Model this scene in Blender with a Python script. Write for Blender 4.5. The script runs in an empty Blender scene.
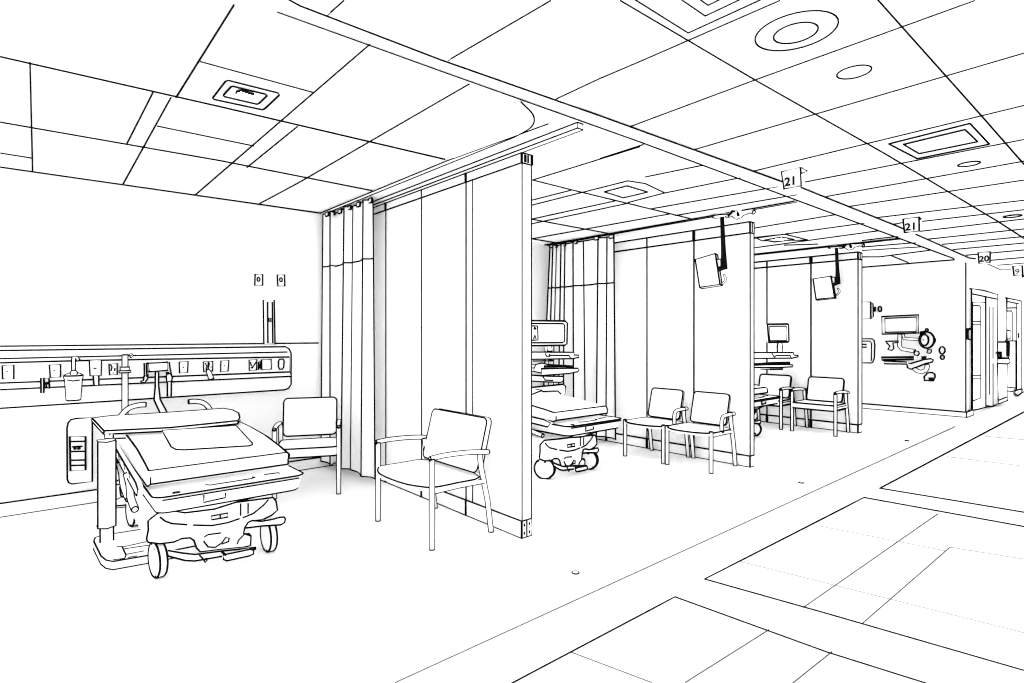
import bpy, bmesh, math
from mathutils import Vector as V, Matrix
S = bpy.context.scene
COL = S.collection

# ------------------------------------------------------------------ camera frame
F, HZ, VX, EYE = 563.45, 334.6, 1170.1, 1.5
YAW = math.atan2(VX - 512, F)
FW = V((math.cos(YAW), math.sin(YAW), 0)); RT = V((math.sin(YAW), -math.cos(YAW), 0))
EP = V((0, 0, EYE))
H = 2.88           # ceiling height
WALL = 6.25        # headwall plane
def ray(u, v): return FW + RT * ((u - 512) / F) + V((0, 0, 1)) * ((HZ - v) / F)
def onz(u, v, z=0.0):
    d = ray(u, v); return EP + d * ((z - EYE) / d.z)
def ony(u, v, y):
    d = ray(u, v); return EP + d * (y / d.y)
def onx(u, v, x):
    d = ray(u, v); return EP + d * (x / d.x)
def depth(p): return max(0.6, V((p[0], p[1], 0)).dot(FW))

# ------------------------------------------------------------------ materials
def mat(name, col, rough=0.9, noise=0.0):
    m = bpy.data.materials.new(name); m.use_nodes = True
    nt = m.node_tree; b = nt.nodes['Principled BSDF']
    b.inputs['Base Color'].default_value = (*col, 1); b.inputs['Roughness'].default_value = rough
    b.inputs['Specular IOR Level'].default_value = 0.0
    if noise:
        tx = nt.nodes.new('ShaderNodeTexNoise'); tx.inputs['Scale'].default_value = 40
        mp = nt.nodes.new('ShaderNodeMapRange')
        mp.inputs['To Min'].default_value = 1 - noise; mp.inputs['To Max'].default_value = 1.0
        mx = nt.nodes.new('ShaderNodeMix'); mx.data_type = 'RGBA'; mx.blend_type = 'MULTIPLY'
        mx.inputs[0].default_value = 1; mx.inputs[6].default_value = (*col, 1)
        nt.links.new(tx.outputs['Fac'], mp.inputs['Value']); nt.links.new(mp.outputs['Result'], mx.inputs[7])
        nt.links.new(mx.outputs[2], b.inputs['Base Color'])
    return m
WHITE = mat('white_paint', (.995, .995, .995), noise=.003)
INK = mat('black_line', (.004, .004, .004))
DARK = mat('black_plastic', (.006, .006, .006))
GREY = mat('grey_joint', (.10, .10, .10))
PALE = mat('pale_grey_joint', (.33, .33, .33))
MATS = [WHITE, INK, DARK, GREY, PALE]
LAMP = bpy.data.materials.new('lamp_diffuser'); LAMP.use_nodes = True
_b = LAMP.node_tree.nodes['Principled BSDF']
_b.inputs['Base Color'].default_value = (.98, .98, .98, 1); _b.inputs['Emission Color'].default_value = (1, 1, 1, 1)
_b.inputs['Emission Strength'].default_value = 3; _b.inputs['Specular IOR Level'].default_value = 0
MATS.append(LAMP)
BRIGHT = LAMP.copy(); BRIGHT.name = 'bay_lamp_and_vent_glow'
BRIGHT.node_tree.nodes['Principled BSDF'].inputs['Emission Strength'].default_value = 190  # raised to brighten the bays; in the vent it is added glow
MATS.append(BRIGHT)

LW = 0.00142       # edge line radius per metre of distance
class MB:
    """collects white faces and dark edge beading of ONE mesh, in world coordinates"""
    def __init__(s, lw=1.0, M=None):
        s.v = []; s.f = []; s.m = []; s.sm = []; s.lw = lw; s.M = M
    def T(s, p):
        p = V(p); return s.M @ p if s.M else p
    def face(s, pts, m=0):
        i = len(s.v); s.v += [s.T(p) for p in pts]; s.f.append(list(range(i, i + len(pts)))); s.m.append(m); s.sm.append(False)
    def _tube(s, P, R, n, m, closed, smooth, capped=True):
        N = len(P); rings = []; up = None
        for i, p in enumerate(P):
            a = P[i - 1] if (i > 0 or closed) else P[i]; b = P[(i + 1) % N] if (i < N - 1 or closed) else P[i]
            t = (b - a)
            if t.length < 1e-9: t = V((0, 0, 1))
            t.normalize()
            if up is None:
                up = V((0, 0, 1)) if abs(t.z) < .9 else V((1, 0, 0))
            x = up - t * up.dot(t)
            if x.length < 1e-4:
                x = (V((1, 0, 0)) if abs(t.x) < .9 else V((0, 1, 0))); x = x - t * x.dot(t)
            x.normalize(); up = x; y = t.cross(x)
            k = len(s.v); s.v += [p + (x * math.cos(2 * math.pi * j / n) + y * math.sin(2 * math.pi * j / n)) * R[i] for j in range(n)]
            rings.append(k)
        for i in range(N if closed else N - 1):
            a, b = rings[i], rings[(i + 1) % N]
            for j in range(n):
                s.f.append([a + j, a + (j + 1) % n, b + (j + 1) % n, b + j]); s.m.append(m); s.sm.append(smooth)
        if not closed and capped:
            s.f.append([rings[0] + j for j in reversed(range(n))]); s.m.append(m); s.sm.append(False)
            s.f.append([rings[-1] + j for j in range(n)]); s.m.append(m); s.sm.append(False)
    def line(s, pts, w=1.0, closed=False, m=1, raw=False, lift=None):
        P = [V(p) if raw else s.T(p) for p in pts]
        Q = [P[0]]
        for p in P[1:]:
            d0, d1 = depth(Q[-1]), depth(p)
            if max(d0, d1) / min(d0, d1) > 1.25:        # keep long joints even
                a = Q[-1]; n = 6
                Q += [a.lerp(p, k / n) for k in range(1, n)]
            Q.append(p)
        if closed and (Q[0] - Q[-1]).length < 1e-6: Q.pop()
        if lift: Q = [p + V(lift) * depth(p) * LW * w * s.lw for p in Q]
        s._tube(Q, [depth(p) * LW * w * s.lw for p in Q], 6, m, closed, True)
    def prism(s, A, ext=None, B=None, m=0, rimA=1.0, rimB=1.0, side=1.0, ang=35, lift=None):
        A = [V(p) for p in A]; B = [V(p) for p in B] if B else [p + V(ext) for p in A]
        n = len(A)
        s.face(A, m); s.face(list(reversed(B)), m)
        for i in range(n):
            j = (i + 1) % n; s.face([A[j], A[i], B[i], B[j]], m)
        if rimA: s.line(A, rimA, True, lift=lift)
        if rimB: s.line(B, rimB, True)
        if side:
            for i in range(n):
                d0 = (A[i] - A[i - 1]); d1 = (A[(i + 1) % n] - A[i])
                if d0.length > 1e-6 and d1.length > 1e-6 and math.degrees(d0.angle(d1)) > ang: s.line([A[i], B[i]], side)
    def box(s, a, b, m=0, w=1.0):
        x0, y0, z0 = a; x1, y1, z1 = b
        s.prism([(x0, y0, z0), (x1, y0, z0), (x1, y1, z0), (x0, y1, z0)], (0, 0, z1 - z0), m=m, rimA=w, rimB=w, side=w)
    def tube(s, pts, r, n=12, m=0, w=1.0, ends=True, closed=False):
        P = [s.T(p) for p in pts]; R = r if isinstance(r, (list, tuple)) else [r] * len(P)
        s._tube(P, R, n, m, closed, True)
        if not w: return
        for sg in (-1, 1):
            L = []
            for i, p in enumerate(P):
                a = P[i - 1] if (i or closed) else P[i]; b = P[(i + 1) % len(P)] if (i < len(P) - 1 or closed) else P[i]
                o = (b - a).normalized().cross(p - EP)
                if o.length < 1e-6: continue
                L.append(p + o.normalized() * R[i] * sg)
            if len(L) > 1: s.line(L, w, closed, raw=True)
        if ends and not closed:
            for k, q in ((0, 1), (-1, -2)):
                t = (P[k] - P[q]).normalized(); x = t.orthogonal().normalized(); y = t.cross(x)
                s.line([P[k] + (x * math.cos(a) + y * math.sin(a)) * R[k] for a in [2 * math.pi * j / 12 for j in range(12)]], w * .9, True, raw=True)
    def lathe(s, c, prof, axis=(0, 0, 1), n=24, m=0, rings=None, w=1.0, seams=True):
        """prof: (radius, height) pairs along the axis; rings: indices that carry an edge line"""
        c = V(c); t = V(axis).normalized(); x = t.orthogonal().normalized(); y = t.cross(x)
        P = [[c + t * h + (x * math.cos(2 * math.pi * j / n) + y * math.sin(2 * math.pi * j / n)) * r for j in range(n)] for r, h in prof]
        for i in range(len(prof) - 1):
            for j in range(n):
                s.face([P[i][j], P[i][(j + 1) % n], P[i + 1][(j + 1) % n], P[i + 1][j]], m); s.sm[-1] = True
        if prof[0][0] > 1e-5: s.face(list(reversed(P[0])), m)
        if prof[-1][0] > 1e-5: s.face(P[-1], m)
        for i in (range(len(prof)) if rings is None else rings): s.line(P[i], w, True)
        if seams:
            cw = s.T(c); tw = (s.T(c + t) - cw).normalized(); o = tw.cross(cw - EP)
            if o.length > .05 * (cw - EP).length:
                o.normalize()
                for sg in (-1, 1):
                    s.line([cw + tw * h + o * r * sg for r, h in prof if r > 1e-5], w, raw=True)
    def build(s, name, parent=None, **kw):
        me = bpy.data.meshes.new(name); o = bpy.data.objects.new(name, me); COL.objects.link(o)
        vs = s.v
        if parent is not None:
            inv = parent.matrix_basis.inverted() if parent.parent is None else (parent.parent.matrix_basis @ parent.matrix_basis).inverted()
            vs = [inv @ p for p in vs]; o.parent = parent
        else:
            org = kw.pop('origin', None)
            if org is not None:
                o.location = org; vs = [p - V(org) for p in vs]
        me.from_pydata([tuple(p) for p in vs], [], s.f)
        used = sorted(set(s.m)); 
        for k in used: me.materials.append(MATS[k])
        for p, mi, sm in zip(me.polygons, s.m, s.sm): p.material_index = used.index(mi); p.use_smooth = sm
        me.update()
        tag(o, **kw); return o
def tag(o, label=None, cat=None, group=None, kind=None):
    if label: o['label'] = label
    if cat: o['category'] = cat
    if group: o['group'] = group
    if kind: o['kind'] = kind
def thing(name, loc, label, cat, group=None, rz=0):
    o = bpy.data.objects.new(name, None); COL.objects.link(o); o.empty_display_size = .1
    o.matrix_basis = Matrix.Translation(V(loc)) @ Matrix.Rotation(rz, 4, 'Z'); tag(o, label, cat, group); return o
def rrect(a, b, r, n=4):
    """rounded rectangle in 2-D"""
    x0, y0 = a; x1, y1 = b; out = []
    for cx, cy, a0 in ((x1 - r, y1 - r, 0), (x0 + r, y1 - r, 90), (x0 + r, y0 + r, 180), (x1 - r, y0 + r, 270)):
        for k in range(n + 1):
            t = math.radians(a0 + 90 * k / n); out.append((cx + r * math.cos(t), cy + r * math.sin(t)))
    return out
def smooth(pts, n=5):
    """Catmull-Rom through points"""
    P = [V(p) for p in pts]; Q = [P[0] * 2 - P[1]] + P + [P[-1] * 2 - P[-2]]; out = []
    for i in range(1, len(Q) - 2):
        a, b, c, d = Q[i - 1:i + 3]
        for k in range(n):
            t = k / n; out.append(.5 * ((2 * b) + (c - a) * t + (2 * a - 5 * b + 4 * c - d) * t * t + (3 * b - a - 3 * c + d) * t ** 3))
    out.append(P[-1]); return out

# ================================================================== SETTING
m = MB()
m.face([(-1.6, -1.5, 0), (21, -1.5, 0), (21, WALL + .1, 0), (-1.6, WALL + .1, 0)])
m.face([(-1.6, -1.5, -.05), (-1.6, WALL + .1, -.05), (21, WALL + .1, -.05), (21, -1.5, -.05)])
def fl(pts, w=1.0, mm=1, **k): m.line([onz(*p) for p in pts], w * 1.12, m=mm, lift=(0, 0, .75), **k)
fl([(395, 683), (955, 427)], .62, 3)
fl([(500, 690), (530, 674), (675, 597.3), (827, 652.5), (940, 688)], .85)
fl([(1040, 675.5), (827, 614), (704.6, 579.5), (864, 498), (1040, 530)], .85)
fl([(1040, 515.5), (960, 502), (879.7, 488.8), (1040, 404)], .85)
fl([(570, 652), (652, 683)], .55, 3); fl([(685, 683), (769, 630)], .62, 3); fl([(792, 684), (832, 652)], .62, 3)
fl([(741, 562), (1040, 637)], .5, 4); fl([(818, 526), (945, 551)], .45, 4); fl([(803, 608), (938, 514)], .55, 3)
fl([(862, 624), (950, 547.5)], .55, 3); fl([(950, 547.5), (1040, 562)], .5, 4)
fl([(947, 457), (1020, 466)], .45, 4); fl([(985, 436.5), (1040, 441.5)], .45, 4)
m.build('floor', kind='structure')
for k, (u, v, lab) in enumerate([(575.5, 573, 'small round floor cap nearest the end of the first partition'), (801, 483, 'small round floor cap on the open floor in front of the second partition'),
                (907, 441, 'small round floor cap farthest along, before the far wall')]):
    c = onz(u, v); m = MB(.9)
    m.lathe((c.x, c.y, 0), [(.022, 0), (.022, .003), (.018, .005), (0, .005)], rings=[1], seams=False, n=16)
    m.build('floor_cap', label=lab, cat='floor cap', origin=(c.x, c.y, 0), group='floor caps')

# ceiling with tile joints
m = MB()
m.face([(-1.5, -.8, H), (-1.5, WALL + .1, H), (21, WALL + .1, H), (21, -.8, H)])
m.face([(-1.5, -.8, H + .05), (21, -.8, H + .05), (21, WALL + .1, H + .05), (-1.5, WALL + .1, H + .05)])
def cl(*pts, w=.8): m.line([onz(u, v, H) for u, v in pts], w * 1.12, lift=(0, 0, -.75))
cl((0, 56), (220, 106), (445, 158.7), w=1); cl((0, 121.5), (220, 160), (372, 190), w=.9); cl((0, 152.5), (31.5, 157.5)); cl((30, 62), (32.6, 172))
cl((153, 92), (127, 143)); cl((234, 4.3), (176, 97), w=.95); cl((171, 97), (123, 183.7)); cl((157, 125.5), (254, 145.5)); cl((200, 61), (314.5, 92.3))
cl((369.8, 43.9), (300, 104), (195.4, 194.4)); cl((297.5, 126), (247, 167)); cl((469.5, 83.4), (300, 181.5), (259, 203.5))
cl((344, 0), (327, 15)); cl((551, 0), (448, 60)); cl((640, 61), (600, 78), (554, 99.5)); cl((780, 0), (640, 61)); cl((631, 125.8), (755, 79.5), (975, 0), w=.8)
cl((695.3, 148.8), (1034, 49.7)); cl((754, 170.5), (1034, 102.5)); cl((805, 181.5), (1034, 137)); cl((826, 196), (1034, 158.8)); cl((848.6, 206), (1034, 178)); cl((875.6, 217.2), (1034, 198.5))
cl((920, 230.8), (1034, 217.2)); cl((892, 224), (904, 221.8)); cl((922, 220.8), (1034, 208)); cl((928.5, 238.5), (1034, 227.3)); cl((942, 243.8), (1034, 235)); cl((953, 249), (1034, 241.5)); cl((965.8, 254.7), (1034, 248.5))
cl((991, 259.7), (1034, 256)); cl((997.5, 264.8), (1034, 261.8), w=.6)
m.line([(1.85, 1.475, H), (3, 1.46, H), (5, 1.41, H), (9, 1.36, H), (18, 1.34, H)], .9, lift=(0, 0, -.75))
m.line([(2.2, .785, H), (4.567, .772, H), (9, .76, H)], .9, lift=(0, 0, -.75))
# bay two
cl((532.6, 179.5), (640, 146.2)); cl((532.6, 179.5), (571.7, 189.3), (690, 218)); cl((531.5, 199.7), (571, 189.7)); cl((531.5, 204.7), (628, 180.3))
cl((531.5, 218.6), (615, 200.4)); cl((531.5, 223.3), (628, 202.7)); cl((531.5, 218.6), (614.5, 234)); cl((531.5, 238.3), (670, 213.3)); cl((531.5, 238.2), (561, 243))
cl((628, 202), (664, 192.6), (741, 177)); cl((650, 208.5), (778, 186)); cl((675, 215), (797, 194)); cl((600, 158), (643.5, 144)); cl((664, 192), (645, 183), (628, 180.3)); cl((645, 176.5), (703.6, 164.5))
# bay three
cl((754, 227.6), (836, 214)); cl((754, 237.8), (864.4, 222.5)); cl((754, 247.3), (880, 230)); cl((754, 253.6), (830, 245.4)); cl((862, 240), (898, 235.7)); cl((862, 246.5), (916, 242)); cl((784, 244.6), (818, 243.5))
cl((862, 256.3), (880, 256.2), (932, 249.4)); cl((892, 255.5), (908, 262)); cl((862, 250), (923.6, 246.2), w=.7)
m.build('ceiling', kind='structure')

m = MB()   # headwall
m.prism([(-1.55, WALL, 0), (12.95, WALL, 0), (12.95, WALL, H), (-1.55, WALL, H)], (0, .12, 0), rimA=0, rimB=0, side=0)
m.line([(-1.5, WALL, H), (2.5, WALL, H)], lift=(0, -.7, -.7))
m.build('wall_left', kind='structure')
m = MB()
m.prism([(12.85, 2.40, 0), (12.85, WALL, 0), (12.85, WALL, H), (12.85, 2.40, H)], (.1, 0, 0), rimA=0, rimB=0, side=0)
m.line([(12.85, 2.40, 0), (12.85, 2.40, 2.80)], .8); m.line([(12.85, 2.56, H), (12.85, 5, H)], lift=(-.7, 0, -.7))
m.build('wall_far', kind='structure')
m = MB()
m.prism([(12.951, 2.43, 0), (21, 2.43, 0), (21, 2.43, H), (12.951, 2.43, H)], (0, .12, 0), rimA=0, rimB=0, side=0)
m.line([(13.3, 2.43, .09), (12.97, 2.43, .09)], .8)
m.line([onz(988, 264, H), onz(1000, 269.4, H), onz(1011, 269, H)], .8)
m.line([ony(1007, 387, 2.43), ony(1015, 388, 2.43)], .7); m.line([ony(1007, 391, 2.43), ony(1013, 391.5, 2.43)], .7)
m.build('wall_corridor', kind='structure')
m = MB(); m.prism([(-1.55, 6.238, 0), (2.745, 6.238, 0), (2.745, 6.238, .115), (-1.55, 6.238, .115)], (0, .011, 0), rimB=0, side=0); m.build('baseboard_left', kind='structure')
m = MB(); m.prism([(2.9, 6.238, 0), (6.17, 6.238, 0), (6.17, 6.238, .115), (2.9, 6.238, .115)], (0, .011, 0), rimB=0, side=0)
m.prism([(6.35, 6.238, 0), (9.55, 6.238, 0), (9.55, 6.238, .115), (6.35, 6.238, .115)], (0, .011, 0), rimB=0, side=0); m.build('baseboard_bays', kind='structure')
m = MB(.9); m.prism([(12.835, 2.385, 0), (12.835, WALL - .01, 0), (12.835, WALL - .01, .10), (12.835, 2.385, .10)], (.014, 0, 0), rimB=0, side=0)
m.prism([(12.835, 2.385, 0), (13.35, 2.385, 0), (13.35, 2.385, .10), (12.835, 2.385, .10)], (0, .014, 0), rimB=0)
m.build('baseboard_far', kind='structure')
m = MB(); m.prism([(-1.55, 6.235, 1.385), (2.49, 6.235, 1.385), (2.49, 6.235, 1.405), (-1.55, 6.235, 1.405)], (0, .013, 0), rimA=0, rimB=0, side=0)
m.line([(-1.55, 6.235, 1.405), (2.47, 6.235, 1.405)], .9); m.build('trim_1', kind='structure')
# the pale trim strip across the ceiling between the bays and the corridor
m = MB()
A = [(-1, 2.333), (12.85, 2.333), (12.85, 2.50), (12.6, 2.545), (3.3, 2.457), (-1, 2.43)]
m.prism([(x, y, H - .004) for x, y in A], (0, 0, .003), rimA=0, rimB=0, side=0)
m.line([onz(276, -8, H - .004), onz(300, 5.3, H - .004), onz(440, 59, H - .004), onz(600, 115.2, H - .004), onz(790, 184, H - .004)], 1.15, lift=(0, 0, -.7))
m.line([onz(801, 187, H - .004), onz(893, 224, H - .004), onz(905, 229, H - .004)], 1.0, lift=(0, 0, -.7))
m.line([onz(916, 234, H - .004), onz(969, 257.5, H - .004), onz(975.5, 258.3, H - .004)], .9, lift=(0, 0, -.7))
m.line([onz(277, 11.5, H - .004), onz(440, 70.3, H - .004), onz(640, 141.5, H - .004), onz(953.5, 258, H - .004)], .95, lift=(0, 0, -.7))
m.build('trim_2', kind='structure')

# ---- doors in the corridor wall
def P2(pts, y): return [ony(u, v, y) for u, v in pts]
m = MB(1.0)
m.prism(P2([(971.5, 288.6), (984, 290.5), (997.5, 294.6), (996.5, 404.7), (971.8, 411)], 2.40), (0, .028, 0), rimB=0)
m.line(P2([(972, 293.8), (996.5, 299)], 2.398), .9)
d = m.build('door_1', kind='structure')
m = MB(1.0); m.prism(P2([(972.3, 302.2), (985, 302.6), (985.3, 407), (972.3, 410)], 2.385), (0, .013, 0), rimB=0)
m.line(P2([(972, 305.6), (979.5, 305.8), (980.5, 308), (980.5, 398), (973, 400.8)], 2.384), .8)
for a in (321.5, 324.3, 375.5, 378.8): m.line(P2([(973, a), (980.3, a)], 2.384), .6)
m.build('door_leaf', d)
m = MB(1.0); m.line(P2([(985.5, 296.5), (985.5, 407)], 2.39), 1.15); m.line(P2([(989.6, 307), (989.2, 395)], 2.39), .8); m.line(P2([(992.8, 307), (992.8, 405)], 2.39), .8); m.line(P2([(985.5, 405.5), (994, 406.5)], 2.39), .8)
m.prism(P2([(985.5, 302), (993, 303), (993, 406), (985.5, 406)], 2.393), (0, .006, 0), rimA=0, rimB=0, side=0)
m.build('door_leaf', d)
m = MB(1.0)
m.prism(P2([(1006.8, 298), (1020.8, 300.8), (1020.8, 392), (1016.2, 393), (1016.2, 341), (1006.8, 341)], 2.40), (0, .028, 0), rimB=0, w=1) if False else m.prism(P2([(1006.8, 298), (1020.8, 300.8), (1020.8, 393), (1016.4, 394), (1016.4, 340.8), (1006.8, 341)], 2.40), (0, .028, 0), rimB=0)
m.line(P2([(1007.5, 301.5), (1018.5, 303.8)], 2.398), .8); m.line(P2([(1007, 308), (1016, 307.8)], 2.398), .8); m.line(P2([(1016.4, 304), (1016.4, 341)], 2.398), .8)
m.line(P2([(1007, 311), (1011.5, 311), (1012, 313), (1012, 341)], 2.398), .8); m.line(P2([(1007, 330.5), (1010, 330.5), (1010, 339), (1007, 339)], 2.398), .8)
m.line(P2([(1018, 333), (1018, 338)], 2.398), 1.5)
m.prism(P2([(1015, 390.5), (1022, 389), (1023, 392), (1017.5, 395.5), (1015, 394)], 2.392), (0, .005, 0), rimB=0)
m.build('door_2', kind='structure')

# ================================================================== PARTITIONS
def partition(x0, x1, y0, top, rail, seams, y1, label, wide):
    t = thing('bay_partition', (x0, y0, 0), label, 'partition', 'room-high partitions between the bays')
    ys = [y0 + .0] + seams + [y1]
    for i in range(len(ys) - 1):
        a, b = ys[i], ys[i + 1]
        m = MB(.9); m.prism([(x0 + .004, a, .128), (x0 + .004, b, .128), (x0 + .004, b, rail), (x0 + .004, a, rail)], (x1 - x0 - .008, 0, 0), rimA=0, rimB=0, side=0)
        m.line([(x0 + .004, b, .13), (x0 + .004, b, rail)], .95 if i else 1.1, lift=(-.6, 0, 0))
        if i == 0:
            m.line([(x0 + .004, a, .13), (x0 + .004, a, rail)], .9); m.line([(x1 - .004, a, .13), (x1 - .004, a, rail)], 1.1)
            m.line([(x0 + .004, b - wide, .13), (x0 + .004, b - wide, rail)], .8, lift=(-.6, 0, 0)) if wide else None
        m.build('panel', t)
    m = MB(); m.prism([(x0, y0, rail), (x0, y1, rail), (x0, y1, top), (x0, y0, top)], (x1 - x0, 0, 0), rimB=0, side=1); m.line([(x1, y0, rail), (x1, y0, top), (x1, y1, top)])
    for k, s in enumerate(seams): m.line([(x0, s, rail), (x0, s, top)], 2.2 if (k != 1) else 1.1)
    m.line([(x0, y0, rail), (x0, y0, top)], 1.7 if x0 < 4 else 1.2); m.line([(x1, y0 - .002, rail), (x1, y0 - .002, top)], 2.0 if x0 < 4 else .8)
    for q, w in (((.3, 1.3), (.42, .8), (.62, 1.3)) if x0 < 4 else ((.5, 1.0),)): m.line([(x0 + (x1 - x0) * q, y0 - .001, rail + .01), (x0 + (x1 - x0) * q, y0 - .001, top - .01)], w)
    m.build('top_rail', t)
    m = MB(); m.prism([(x0, y0, 0), (x0, y1, 0), (x0, y1, .128), (x0, y0, .128)], (x1 - x0, 0, 0), side=1)
    for s in seams: m.line([(x0, s, 0), (x0, s, .128)], 1.8)
    m.line([(x0, y0, 0), (x0, y0, .128)], 1.5 if x0 < 4 else 1.1)
    if x0 < 4: m.line([((x0 + x1) / 2, y0, 0), ((x0 + x1) / 2, y0, .128)], 1.1)
    if x0 < 4:
        for q in (.25, .75):
            for z in (.035, .095): m.line([(x0 + (x1 - x0) * q, y0 - .001, z - .01), (x0 + (x1 - x0) * q, y0 - .001, z + .01)], 1.2)
    m.build('base_rail', t)
    return t
partition(2.748, 2.848, 3.10, 2.838, 2.764, [3.796, 4.494, 5.18, 5.9], 6.236, 'nearest partition, behind the two chairs beside the first bed', .09)
partition(6.177, 6.27, 3.084, 2.775, 2.65, [3.79, 4.481, 5.17, 5.85], 6.236, 'middle partition, behind the pair of chairs by the second bed', 0)
partition(9.56, 9.72, 3.084, 2.755, 2.65, [3.761, 4.474, 5.17, 5.85], 6.236, 'farthest partition, behind the pair of chairs with full armrests', 0)

# ceiling beams over the partitions and curtain tracks
def beam(x0, x1, y0, z0, label):
    m = MB(.95); m.prism([(x0, y0, z0), (x1, y0, z0), (x1, y0, H - .003), (x0, y0, H - .003)], (0, 6.236 - y0, 0), rimB=0)
    m.build('support_beam', label=label, cat='beam', origin=(x0, y0, H))
beam(2.70, 2.752, 2.50, 2.84, 'slim square beam running out over the nearest partition, open end showing')
def track(pts, w, label, lines):
    m = MB(.95); n = len(pts); L = []; R = []
    for i, p in enumerate(pts):
        a = V(pts[max(0, i - 1)]); b = V(pts[min(n - 1, i + 1)]); t = (b - a).normalized(); o = V((-t.y, t.x, 0)) * w / 2
        L.append(V(p) + o); R.append(V(p) - o)
    for i in range(n - 1):
        for dz in (0, .012): m.face([L[i] + V((0, 0, dz)), L[i + 1] + V((0, 0, dz)), R[i + 1] + V((0, 0, dz)), R[i] + V((0, 0, dz))])
        m.face([L[i], L[i + 1], L[i + 1] + V((0, 0, .012)), L[i] + V((0, 0, .012))]); m.face([R[i], R[i + 1], R[i + 1] + V((0, 0, .012)), R[i] + V((0, 0, .012))])
    m.line(L, 1.1); m.line(R[:lines], 1.0)
    if lines == 3: m.line([R[2], (2.552, 2.62, pts[0].z)], 1.0)
    m.build('curtain_track', label=label, cat='curtain track', origin=pts[0], group='ceiling curtain tracks')
zt = H - .015
t1 = [V((2.505, 6.2, zt)), V((2.51, 5, zt)), V((2.515, 3.7, zt))] + smooth([V((2.52, 2.95, zt)), V((2.48, 2.74, zt)), V((2.37, 2.60, zt)), V((2.18, 2.50, zt))], 4)
track(t1, .05, 'curtain track curving to the long ceiling strip, above the nearest curtain', 3)
track([V((5.99, 6.2, zt)), V((5.98, 5, zt)), V((5.97, 2.50, zt))], .05, 'straight curtain track above the second curtain', 9)
track([V((9.40, 6.2, zt)), V((9.40, 5, zt)), V((9.40, 2.50, zt))], .05, 'straight curtain track beside the farthest partition', 9)

# ================================================================== CURTAINS
def curtain(folds, xs, ztop, zband, zbot, label, loc, hooks):
    t = thing('privacy_curtain', loc, label, 'curtain', 'gathered privacy curtains')
    n = len(folds); tp = []; bt = []
    for (ut, ub), x in zip(folds, xs):
        a = onx(ut, 250, x); b = onx(ub, 400, x); tp.append((x, a.y)); bt.append((x, b.y))
    def sec(f): return [V((a[0] + (b[0] - a[0]) * f, a[1] + (b[1] - a[1]) * f, 0)) for a, b in zip(tp, bt)]
    def dense(P):                       # rounded pleats between fold edges
        out = []
        for i in range(n - 1):
            a, b = P[i], P[i + 1]
            for k in range(4):
                q = a.lerp(b, k / 4); q.x += .03 * math.sin(math.pi * k / 4); out.append(q)
        out.append(P[-1]); return out
    def sheet(m, z0, z1, f0, f1, lines=True):
        A, B = dense(sec(f0)), dense(sec(f1))
        for i in range(len(A) - 1):
            for dx in (0, .004):
                m.face([A[i] + V((dx, 0, z0)), A[i + 1] + V((dx, 0, z0)), B[i + 1] + V((dx, 0, z1)), B[i] + V((dx, 0, z1))])
        for k in range(n): m.line([A[4 * k] + V((0, 0, z0)), B[4 * k] + V((0, 0, z1))], 1.05)
        return A, B
    fb = (ztop - zband) / (ztop - zbot)
    m = MB(.95); A, B = sheet(m, ztop, zband, 0, fb); m.line([a + V((0, 0, ztop)) for a in A], .9)
    mesh = m.build('mesh_band', t)
    m = MB(.95); A, B = sheet(m, zband, zbot, fb, 1); m.line([a + V((-.002, 0, zband)) for a in A], 1.0); m.line([a + V((0, 0, zbot)) for a in B], .9)
    m.build('cloth', t)
    T = dense(sec(0))
    for k in range(hooks):
        p = T[int(2 + k * (len(T) - 4) / max(1, hooks - 1))]
        m = MB(.95); m.box((p.x - .02, p.y - .02, ztop - .03), (p.x - .008, p.y + .05, ztop + .012), w=.8); m.build('carrier', t)
curtain([(323, 321), (330, 330), (335, 332.5), (344, 341), (353, 350.5), (363, 361), (373, 375)], [2.50, 2.50, 2.58, 2.52, 2.58, 2.54, 2.60], 2.85, 2.26, .07,
        'gathered curtain hanging in the corner of the nearest bay', (2.5, 6.1, 0), 6)
curtain([(550, 542), (552.8, 547.5), (556.5, 552), (561, 558), (565, 563), (573, 573.6), (583.5, 585.4), (598, 596.3), (607, 606), (613.8, 615.5)], [5.92, 5.90, 5.98, 5.90, 5.97, 5.91, 5.98, 5.92, 5.98, 5.94], 2.83, 2.20, .10,
        'gathered curtain behind the second bed, with a mesh band at its top', (5.95, 6.1, 0), 6)

# ================================================================== HEADWALL CONSOLE
YC = 6.10
con = thing('headwall_console', (1.0, YC, .9), 'long rounded-end medical console mounted on the wall behind the nearest bed', 'medical console')
m = MB()
zt_, zb_ = 1.372, .905
A = [(-1.45, zb_), (2.05, .915), (2.095, .93), (2.12, .97), (2.12, 1.30), (2.10, 1.345), (2.06, 1.372), (-1.45, zt_)]
m.prism([(x, YC, z) for x, z in A], (0, .147, 0), rimB=0, side=0)
m.line([(-1.45, YC, 1.303), (2.08, YC, 1.315)], .9); m.build('body', con)
m = MB(); y = YC - .012
m.prism([ony(u, v, y) for u, v in ((-60, 364.5), (86, 360.5), (289.2, 357), (289.8, 371.8), (-60, 385.5))], (0, .011, 0), rimB=0, side=0); m.build('fascia', con)
m = MB(); m.prism([ony(u, v, y) for u, v in ((-60, 385.5), (289.8, 372), (291, 376.3), (-60, 392.5))], (0, .011, 0), rimA=.95, rimB=0, side=0); m.build('lower_rail', con)
yf = YC - .013
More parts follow.
